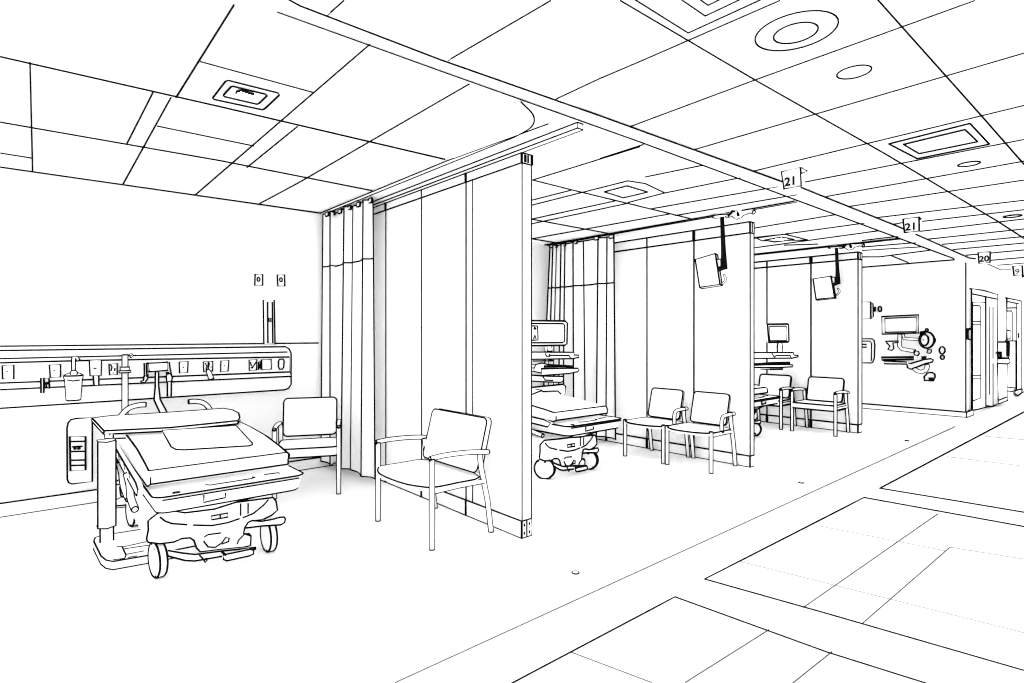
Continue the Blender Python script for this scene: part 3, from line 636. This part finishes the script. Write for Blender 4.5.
ws = workstation(y, [
    ('monitor', [(522, 320.5), (565, 321), (567.3, 323), (566.8, 344), (564.5, 345.3), (522, 345.8)], .04, 1.2),
    ('monitor_neck', [(547, 345.5), (551.3, 345.5), (552, 351), (547.5, 351)], .04, .9),
    ('shelf', [(520, 352), (574, 352.3), (574, 355), (578.6, 355.2), (578.8, 357.3), (573, 358.6), (520, 359.5)], .30, .9),
    ('keyboard_tray', [(541, 368.5), (578, 368.3), (579, 370), (577.5, 371.8), (569, 373.5), (541, 375.5)], .30, .9),
    ('printer', [(534, 368), (536, 364.5), (541.5, 363), (548, 364.5), (572.5, 366), (572.5, 368), (541.5, 369), (541.5, 373), (534, 371.5)], .25, .9),
    ('basket', [(522, 374.5), (541, 376), (563, 376.5), (563, 381), (561, 382.3), (548, 382), (522, 380.5)], .22, .9)],
    (5.36, 5.45), 'workstation with a wide monitor over stacked shelves beside the middle bed', 1.15)
m = MB(1.0); m.prism([ony(u, v, y - .006) for u, v in ((522, 323.5), (563, 323.7), (564.5, 325), (564.5, 341.3), (562.5, 342.6), (522, 342.8))], (0, .005, 0), rimB=0, side=0)
m.line([ony(u, v, y - .008) for u, v in ((531, 325.8), (537.5, 326), (538, 340), (531, 340.3))], 1)
m.line([ony(u, v, y - .008) for u, v in ((534, 327.5), (535.5, 329))], 1.8); m.line([ony(u, v, y - .008) for u, v in ((533.5, 339), (534.8, 335), (536, 339))], 1.0)
m.build('screen', ws)
m = MB(.85)
for L_ in (((545, 353.5), (547, 356.5), (549.5, 356.5), (549.5, 354)), ((549, 355.3), (569, 355.5), (570.5, 358)), ((533, 361), (552, 360.8)), ((543, 376.5), (545, 380), (553, 380.5))): m.line([ony(u, v, y - .004) for u, v in L_], 1)
m.line([ony(u, v, y - .004) for u, v in ((544, 366.5), (566, 366.2), (572, 367))], 1.8)
m.build('small_fittings', ws)
y = 3.9
ws = workstation(y, [
    ('monitor', [(767.5, 324.2), (787.6, 324), (788.3, 325), (788.6, 341), (787.8, 342), (769, 342.4)], .035, 1.3),
    ('monitor_neck', [(778, 342.5), (781.5, 342.5), (782.4, 347), (782, 352.5), (777.5, 352.5), (777.3, 347)], .03, .9),
    ('shelf', [(718, 352.7), (793, 352.5), (793.8, 355), (798, 355.5), (798.2, 356.8), (792, 358.2), (718, 358.6)], .22, .9),
    ('keyboard_tray', [(718, 365), (789, 364.5), (793, 365), (792.5, 366.8), (780, 367.5), (718, 367.5)], .22, .9),
    ('basket', [(770.5, 368), (782.5, 368), (782.3, 369.5), (770.5, 369.6)], .15, .9)],
    (6.9, 3.78), 'workstation with a small squarish monitor beside the farthest bed', 1.2)
m = MB(.8); m.prism([ony(u, v, y - .006) for u, v in ((769.7, 326.4), (786.3, 326.3), (786.3, 340.5), (769.9, 340.7))], (0, .005, 0), rimB=0, side=0); m.build('screen', ws)
m = MB(.85); m.line([ony(u, v, y - .005) for u, v in ((772, 353.5), (774.5, 357.3), (776, 355.5), (790, 355.5), (791, 357.5))], .9)
m.line([ony(u, v, y - .005) for u, v in ((755, 364.5), (775, 363.3), (789, 363))], 2.2); m.build('small_fittings', ws)

# ================================================================== CEILING MONITORS
def hung_monitor(q, pole, poleb, arm, mount, label, x):
    c = onz(*mount, H)
    t = thing('ceiling_monitor', (c.x, c.y, H), label, 'monitor', 'small monitors hung from the ceiling')
    m = MB(1.25); P = [onx(u, v, x) + V((.045 * (1 if k in (0, 1) else -.02), 0, 0)) for k, (u, v) in enumerate(q)]
    m.prism(P, (.045, 0, -.012), side=.8); m.build('display', t)
    s = (depth(c) / 4.6)
    a = onx(*pole, x + .05); b = onx(*poleb, x + .05); a.z = H - .02
    m = MB(1); m.tube([a, a.lerp(b, .6), b], [.022, .026, .036], n=10, m=2, w=0); m.build('drop_pole', t)
    m = MB(1); e = onx(*arm, x + .05); m.tube([b + V((0, 0, .02)), e], .028, n=10, m=2, w=0); m.build('swivel_arm', t)
    m = MB(.9); d = onx(pole[0] + (poleb[0] - pole[0]) * .8 - 2, (pole[1] + 9 * poleb[1]) / 10, x + .06); m.box(d - V((0, -.01, .05)), d + V((.04, .085, .05)), w=.8); m.build('bracket', t)
    m = MB(.9); m.tube(smooth([b + V((-.02, -.005, -.07)), b + V((-.02, -.03, -.12)), b + V((-.02, .01, -.17))], 3), .008, n=6, w=.7); m.build('cable', t)
    m = MB(1.0); m.lathe((a.x, a.y, H - .045), [(.08, 0), (.105, .012), (.10, .024), (.06, .043)], rings=[1], n=20); 
    m.build('ceiling_flange', t)
    m = MB(1.0); r = V((.0, -1, 0)); p0 = V((a.x, a.y, H - .03)); m.tube(smooth([p0 + V((0, -.05, 0)), p0 + V((0, -.13, .02)), p0 + V((0, -.18, -.02)), p0 + V((0, -.22, .01)), p0 + V((.02, -.30, .02)), p0 + V((.0, -.37, -.02))], 3), [.03, .035, .04, .045, .04, .04, .045, .05, .05, .05, .045, .045, .04, .03, .02, .02][:16], n=10, w=.9)
    m.line([p0 + V((-.03, -.20, .03)), p0 + V((-.05, -.22, -.04))], 1.6); m.line([p0 + V((-.05, -.1, -.03)), p0 + V((-.05, -.16, .03))], 1.6); m.build('joint', t)
hung_monitor([(693.3, 259.2), (713.3, 253.2), (720, 284.3), (699.8, 287.3)], (722, 212), (724.2, 269), (718, 269.5), (722, 212), 'ceiling-hung monitor in the middle bay, on its black drop pole', 5.93)
hung_monitor([(812, 278.8), (829.7, 275.9), (834.7, 297.4), (816.2, 299.3)], (836.4, 247), (838, 284), (833, 284.6), (836, 247), 'ceiling-hung monitor in the farthest bay, on its black drop pole', 9.40)

# ================================================================== CEILING FITTINGS
def ringpts(c, r, z, n=32): return [(c[0] + r * math.cos(2 * math.pi * k / n), c[1] + r * math.sin(2 * math.pi * k / n), z) for k in range(n)]
def disc(px, r, r2, name, label, cat, lamp=True):
    c = onz(*px, H)
    if r2:
        t = thing(name, (c.x, c.y, H), label, cat)
        m = MB(1); m.prism(ringpts(c, r, H - .012), (0, 0, .011), rimB=0, side=0, lift=(0, 0, -.7)); m.build('trim_ring', t)
        m = MB(1); m.prism(ringpts(c, r2, H - .018), (0, 0, .005), rimB=0, side=0, lift=(0, 0, -.7), m=0); m.build('diffuser', t)
    else:
        m = MB(.95); m.prism(ringpts(c, r, H - .008), (0, 0, .007), rimB=0, side=0, lift=(0, 0, -.7))
        m.build(name, label=label, cat=cat, origin=(c.x, c.y, H))
disc((795.5, 28.8), .168, .09, 'ceiling_speaker', 'large round fitting of two rings in the corridor ceiling', 'ceiling fitting')
disc((854, 70.2), .078, 0, 'recessed_downlight', 'round ceiling light just right of the large double ring', 'ceiling light')
disc((969, 162.5), .07, 0, 'recessed_downlight', 'round ceiling light beside the corridor air vent', 'ceiling light')
disc((1012.5, 215), .08, 0, 'recessed_downlight', 'round ceiling light at the right edge, above the number signs', 'ceiling light')
def panel(rects, name, label, cat, parts, lamp=None, w=1.0, lit=.5):
    c = sum((onz(*p, H) for p in rects[0]), V()) / len(rects[0])
    t = thing(name, (c.x, c.y, H), label, cat)
    for k, (r, pn) in enumerate(zip(rects, parts)):
        z = H - .010 - .005 * k
        P = [onz(u, v, z) for u, v in r]
        m = MB(w * 1.15); m.prism(P, (0, 0, .009 if k == 0 else .0045), rimB=0, side=0, lift=(0, 0, -.7)); o = m.build(pn, t)
        if pn == lamp:
            c = sum(P, V()) / len(P); m = MB(); Q = [c + (p - c) * lit - V((0, 0, .003)) for p in P]
            m.prism(Q, (0, 0, .002), rimA=0, rimB=0, side=0, m=5 if name == 'ceiling_light_panel' else 6); m.build('lamp', o)  # in the vent, only a glow patch added for fill light
    return t
vt = panel([[(228.5, 79.8), (278, 92.3), (279.3, 94.5), (265, 108), (262.5, 109.2), (213.5, 98.7), (212.7, 97.3), (225.5, 80.6)],
       [(233, 85.7), (265.5, 93.6), (267, 95.2), (259, 102.8), (257, 103.6), (224.2, 96), (223.4, 94.6), (231, 86.2)]], 'ceiling_vent', 'square ceiling fitting with a dark slot, above the nearest bed', 'vent', ['frame', 'diffuser'], lamp='diffuser', lit=.28)  # vent without a lamp; glow patch added inside to brighten the nearest bay
m = MB(1.0)
S1 = [(235.4, 93.0), (236.8, 91), (239.5, 90.1), (244, 90.2), (249, 92), (254.2, 93.6), (254, 94.8), (250, 94.6), (244, 92.4), (240, 91.8), (237.5, 92.3), (236, 94)]
m.prism([onz(u, v, H - .027) for u, v in S1], (0, 0, .004), m=2, rimA=.5, rimB=0, side=0); m.build('slot', vt, label='dark curved slot')
big = []
for k, (u, v) in enumerate([(687.8, 32.8), (705.3, 15.5), (708, 5)]): big.append(onz(u, v, H))
def sqr(c, dx, dy): return [c, c + V((0, -dy, 0)), c + V((-dx, -dy, 0)), c + V((-dx, 0, 0))]
c0 = big[0]; t = thing('ceiling_light_panel', (c0.x - .35, c0.y - .3, H), 'large square stepped light panel at the top edge of the corridor ceiling', 'ceiling light')
for k, (c, dx, dy, pn) in enumerate(((onz(688.2, 32.5, H - .01), .66, .62, 'frame'), (onz(705.2, 15.5, H - .015), .46, .42, 'reflector'), (onz(708, 4.8, H - .02), .34, .30, 'diffuser'))):
    m = MB(1); m.prism(sqr(c, dx, dy), (0, 0, .009 if not k else .0045), rimB=0, side=0, lift=(0, 0, -.7)); m.build(pn, t)
panel([[(888.8, 143.3), (970, 122.8), (989.3, 143.5), (917, 158)], [(903.5, 143.8), (965, 129), (977.5, 141), (919, 153)]], 'ceiling_light_panel', 'oblong light panel in the corridor ceiling, beyond the double ring', 'ceiling light', ['frame', 'diffuser'], lamp='diffuser')
panel([[(604.3, 191.3), (627, 185.3), (647.5, 191.5), (623.5, 197.2)]], 'bay_light', 'diamond-looking square light panel in the ceiling of the middle bay', 'ceiling light', ['diffuser'], lamp='diffuser', w=.9)
panel([[(755, 237), (785, 233.8), (808, 239.5), (762, 240.3)], [(765, 239.6), (782, 236.8), (794, 239), (774, 241.5)]], 'bay_light', 'square light panel in the ceiling of the farthest bay', 'ceiling light', ['frame', 'diffuser'], lamp='diffuser', w=.75)

# ================================================================== NUMBER SIGNS
def sign(px, txt, label, tw, flap=None, size=.8):
    a = onz(*px[0], H - .003); x = a.x
    P = [onx(u, v, x) for u, v in px]
    t = thing('bay_number_sign', (x, a.y, H), label, 'sign')
    m = MB(tw); m.prism(P, (.012, 0, 0), rimB=0, side=0); m.build('plate', t)
    m = MB(tw)
    fp = [onx(u, v, x + .01) for u, v in flap]; m.prism(fp, (.006, 0, 0), rimB=0, side=0); m.build('bracket', t)
    cu = bpy.data.curves.new('number', 'FONT'); cu.body = txt; cu.size = 1; cu.align_x = 'CENTER'; cu.extrude = 0.01; cu.offset = .028 if len(txt) > 1 else .0
    ob = bpy.data.objects.new('tmp', cu); COL.objects.link(ob); bpy.context.view_layer.update()
    me = bpy.data.meshes.new_from_object(ob.evaluated_get(bpy.context.evaluated_depsgraph_get())); bpy.data.objects.remove(ob)
    me.materials.clear(); me.materials.append(DARK)
    o = bpy.data.objects.new('number', me); COL.objects.link(o); o.parent = t
    hgt = (P[0].z - P[-1].z); cy = (P[0].y + P[1].y) / 2; s = hgt * size
    dz = (P[2].z + P[3].z) / 2 + hgt * .14
    # text faces -x: its x axis runs towards -y, its y axis up
    W = Matrix(((0, 0, -1, x - (.006 if len(txt) > 1 else .03)), (-1, 0, 0, cy), (0, 1, 0, dz), (0, 0, 0, 1))) @ Matrix.Scale(s, 4)
    o.matrix_basis = t.matrix_basis.inverted() @ W
    return t
sign([(781.3, 171.8), (800.3, 167), (801.2, 185.8), (784, 189)], '21', 'number 21 sign with a folded bracket, hung nearest along the ceiling strip', 1.25, [(800.5, 167), (807.8, 171.3), (801, 173.6)], .66)
sign([(903, 219), (919, 217), (919.3, 231), (904.5, 232.7)], '21', 'number 21 sign, second along the ceiling strip', 1.3, [(919, 216.5), (921.8, 219.3), (919.5, 220.2)], .72)
sign([(978, 252.4), (990.3, 251.8), (990, 262.6), (979, 263.4)], '20', 'number 20 sign above the far corner of the wall', 1.05, [(990, 251.5), (991.5, 252.8), (990, 253.8)], .72)
sign([(1012.8, 266.2), (1022.3, 265.2), (1022.8, 274.8), (1014, 275.9)], '9', 'number 9 sign at the right edge, beyond the far corner', 1.05, [(1022.5, 274), (1024, 276), (1022.8, 277.5)], .75)

# ================================================================== FAR WALL EQUIPMENT
XF = 12.845
def wx(px, name, th, label=None, cat=None, parent=None, w=.9, lines=(), off=0, group=None):
    m = MB(w); P = [onx(u, v, XF - off - th) for u, v in px]; m.prism(P, (th, 0, 0), rimB=0, side=0, lift=(-.6, 0, 0))
    for L_ in lines: m.line([onx(u, v, XF - off - th - .003) for u, v in L_], .85)
    if parent is not None: return m.build(name, parent)
    return m.build(name, label=label, cat=cat, origin=P[0], group=group)
t = thing('glove_dispenser', onx(868, 319, XF), 'squarish wall box with a side latch, upper of two at the farthest partition', 'dispenser')
wx([(856, 302), (870.7, 301.8), (870.7, 318.8), (856, 319.3)], 'body', .12, parent=t)
wx([(871, 302), (873.2, 303.5), (873.6, 316.5), (871, 318.8)], 'side_panel', .08, parent=t, w=.7)
wx([(874, 306.5), (875.5, 307), (875.5, 311.5), (874, 311.8)], 'latch', .04, parent=t)
t = thing('towel_dispenser', onx(868, 362, XF), 'tall rounded wall box with a small window, lower of two at the farthest partition', 'dispenser')
wx([(856, 338.6), (872.5, 338.8), (874.3, 340.5), (875, 345), (874.5, 358), (873, 362.3), (871, 363), (856, 362.8)], 'body', .12, parent=t, lines=[((858, 341), (870, 341.2), (871.5, 343), (871.3, 361))])
wx([(858, 344.3), (866.5, 344.4), (866.5, 347.2), (858, 347.2)], 'window', .006, parent=t, off=.12)
def oval(c, a, b, n=12): return [(c[0] + a * math.cos(2 * math.pi * k / n), c[1] + b * math.sin(2 * math.pi * k / n)) for k in range(n)]
wx(oval((880, 309), 1.7, 2.6), 'wall_sensor', .02, 'small oval sensor right of the upper wall box', 'sensor', w=1)
wx(oval((942.3, 350.3), 2.9, 3.7), 'wall_gauge', .03, 'upper, larger oval gauge at the right of the monitor wall', 'gauge', w=1)
wx(oval((942.5, 357.3), 1.9, 2.2), 'wall_gauge', .03, 'lower, smaller oval gauge beneath the larger oval', 'gauge', w=1)
wx([(928, 349.5), (931.3, 349), (931.6, 352), (930, 353.3), (927, 352.8)], 'wall_hook', .03, 'tiny hook beneath the round lamp head on the far wall', 'hook', w=.8)
t = thing('wall_workstation', onx(905, 345, XF), 'wide monitor with a jointed arm and keyboard shelf on the far wall', 'workstation')
wx([(881.8, 316.6), (918.8, 314.8), (918.6, 333), (882.2, 334.2)], 'monitor', .06, parent=t, w=1.1, off=.15)
wx([(885, 318.5), (916.5, 317), (916.2, 331.6), (885.3, 332.3)], 'screen', .006, parent=t, off=.21)
def wt(pts, r, name, par, d=.12, w=.8):
    m = MB(w); m.tube([onx(u, v, XF - d) for u, v in pts], r, n=8); m.build(name, par)
wt([(900, 334), (899.5, 346), (902, 349), (915, 351.3)], .028, 'arm', t)
wt([(903, 334), (904, 338.5), (919, 339.5)], .02, 'arm', t)
wx([(885.5, 341.3), (899, 341), (899, 342.5), (893, 343), (894, 348.5), (892, 350.5), (888, 349.5), (890, 346), (887, 343)], 'bracket', .05, parent=t, off=.08, w=.9)
wx([(914, 351), (918.5, 351.3), (919.5, 353.5), (918, 355.6), (914.5, 355)], 'joint', .05, parent=t, off=.08)
wx([(881.5, 357.3), (914, 357), (914, 359.3), (882, 360)], 'keyboard', .25, parent=t, w=1.3)
wx([(884, 361), (907, 362), (906.8, 364.2), (884, 363.8)], 'shelf', .22, parent=t)
t = thing('exam_lamp', onx(925, 345, XF), 'round lamp head right of the wide monitor on the far wall', 'lamp')
wx(oval((927, 340), 7.5, 8.2, 16), 'lamp_head', .12, parent=t, w=1.3)
wx(oval((924.5, 340), 4.2, 5.6, 14), 'lens', .01, parent=t, off=.12, w=1.1, lines=[((923, 339.6), (923.8, 340))])
wx([(919.5, 332.3), (925, 331.6), (926, 333), (920, 333.8)], 'top_clip', .1, parent=t, w=1.3)
wx(oval((927, 330), 1.4, 1.5, 8), 'top_knob', .05, parent=t, w=1)
wx([(933.3, 337.5), (935.5, 338.7), (935, 342), (932.7, 343)], 'side_knob', .08, parent=t, w=1.2)
t = thing('coiled_cable_reel', onx(920, 368, XF), 'looped hose and grip below the keyboard shelf on the far wall', 'hose reel')
wx([(907, 363), (907.5, 367.5), (910.5, 369.3), (916, 367.5), (926, 363.5), (932.5, 362), (933.5, 360), (931, 358.6), (924, 359.5), (911, 363.5)], 'grip', .08, parent=t, w=1, off=.05)
wt([(914, 368), (917, 371), (921.5, 372), (926, 370), (927.3, 366.5), (926.5, 364.5)], .03, 'loop', t)
wx([(922, 357.3), (926.5, 357.3), (926.5, 359), (922, 359)], 'dark_clip', .06, parent=t, w=1.6)
t = thing('wall_cup', onx(928, 381, XF), 'small rounded holder, lowest item on the far wall', 'holder')
wx([(924.3, 376.5), (926, 375), (927.5, 372.8), (932, 372.4), (935, 374), (935.3, 377), (933.5, 380.7), (924.5, 380.6)], 'cup', .07, parent=t, w=1.1)
wx([(929, 378.5), (933.5, 378.3), (932.5, 380.5), (929, 380.5)], 'dark_lip', .01, parent=t, off=.07, w=1.5)
# corner guard with a dark reader
m = MB(1); m.prism([ony(u, v, 2.38) for u, v in ((966.8, 328.3), (971.8, 328), (971.3, 329.5), (968.8, 330), (968.8, 338.5), (971.5, 339.8), (971.5, 340.6), (966.8, 339.3))], (0, .006, 0), m=2, rimA=.3, rimB=0, side=0)
m.build('door_opener', label='dark door opener plate at the corner of the far wall', cat='door opener', origin=ony(967, 340, 2.38))
# counter between the doors
t = thing('wall_kiosk', ony(1002, 402, 2.3), 'narrow cabinet with a small shelf between the two corridor doors', 'cabinet')
def kk(px, name, th, y, w=.85, m_=0):
    m = MB(w); m.prism([ony(u, v, y) for u, v in px], (0, th, 0), rimB=0, side=0, m=m_); m.build(name, t)
kk([(997.5, 363.5), (1007, 363.5), (1007, 399.5), (998.2, 403.8)], 'cabinet_body', .10, 2.32)
kk([(998.2, 400.5), (1007, 397), (1007.4, 400.5), (998.5, 404)], 'plinth', .01, 2.305)
kk([(997.3, 358.8), (1008.6, 358.5), (1009.7, 360), (1009.5, 362.5), (1008, 363.8), (997.5, 363.5)], 'shelf', .12, 2.30)
kk([(997.5, 342), (1008.5, 342), (1008.5, 358), (997.5, 358)], 'back_panel', .02, 2.40, w=1.1)
kk([(1007.8, 342.5), (1009.3, 342.5), (1009, 356.5), (1007.8, 356.5)], 'dark_screen', .02, 2.37, m_=2)
kk([(997.5, 352), (1001.5, 352), (1001.8, 357.8), (1000.5, 357.8), (1000.3, 353.5), (997.5, 353.5)], 'reader', .02, 2.36, m_=2)

# ================================================================== LIGHT, CAMERA
w = bpy.data.worlds.new('white_surround'); S.world = w; w.use_nodes = True  # even white surround added from all sides so surfaces come out flat white
bg = w.node_tree.nodes['Background']; bg.inputs[0].default_value = (1, 1, 1, 1); bg.inputs[1].default_value = 1.0
cam = bpy.data.cameras.new('camera'); co = bpy.data.objects.new('camera', cam); COL.objects.link(co); S.camera = co
cam.sensor_width = 36; cam.lens = F / 1024 * 36; cam.shift_y = -(341.5 - HZ) / 1024; cam.clip_end = 60
co.location = EP
zc = -FW; yc = V((0, 0, 1)); xc = yc.cross(zc)
co.matrix_world = Matrix(((xc.x, yc.x, zc.x, 0), (xc.y, yc.y, zc.y, 0), (xc.z, yc.z, zc.z, EYE), (0, 0, 0, 1)))
S.view_settings.view_transform = 'Standard'; S.view_settings.look = 'None'; S.view_settings.gamma = 1
S.view_settings.use_curve_mapping = False; S.view_settings.exposure = 0.86
S.cycles.max_bounces = 32; S.cycles.diffuse_bounces = 32; S.cycles.use_denoising = True
S.cycles.filter_width = 1.15
S.cycles.use_adaptive_sampling = False
bpy.context.view_layer.update()
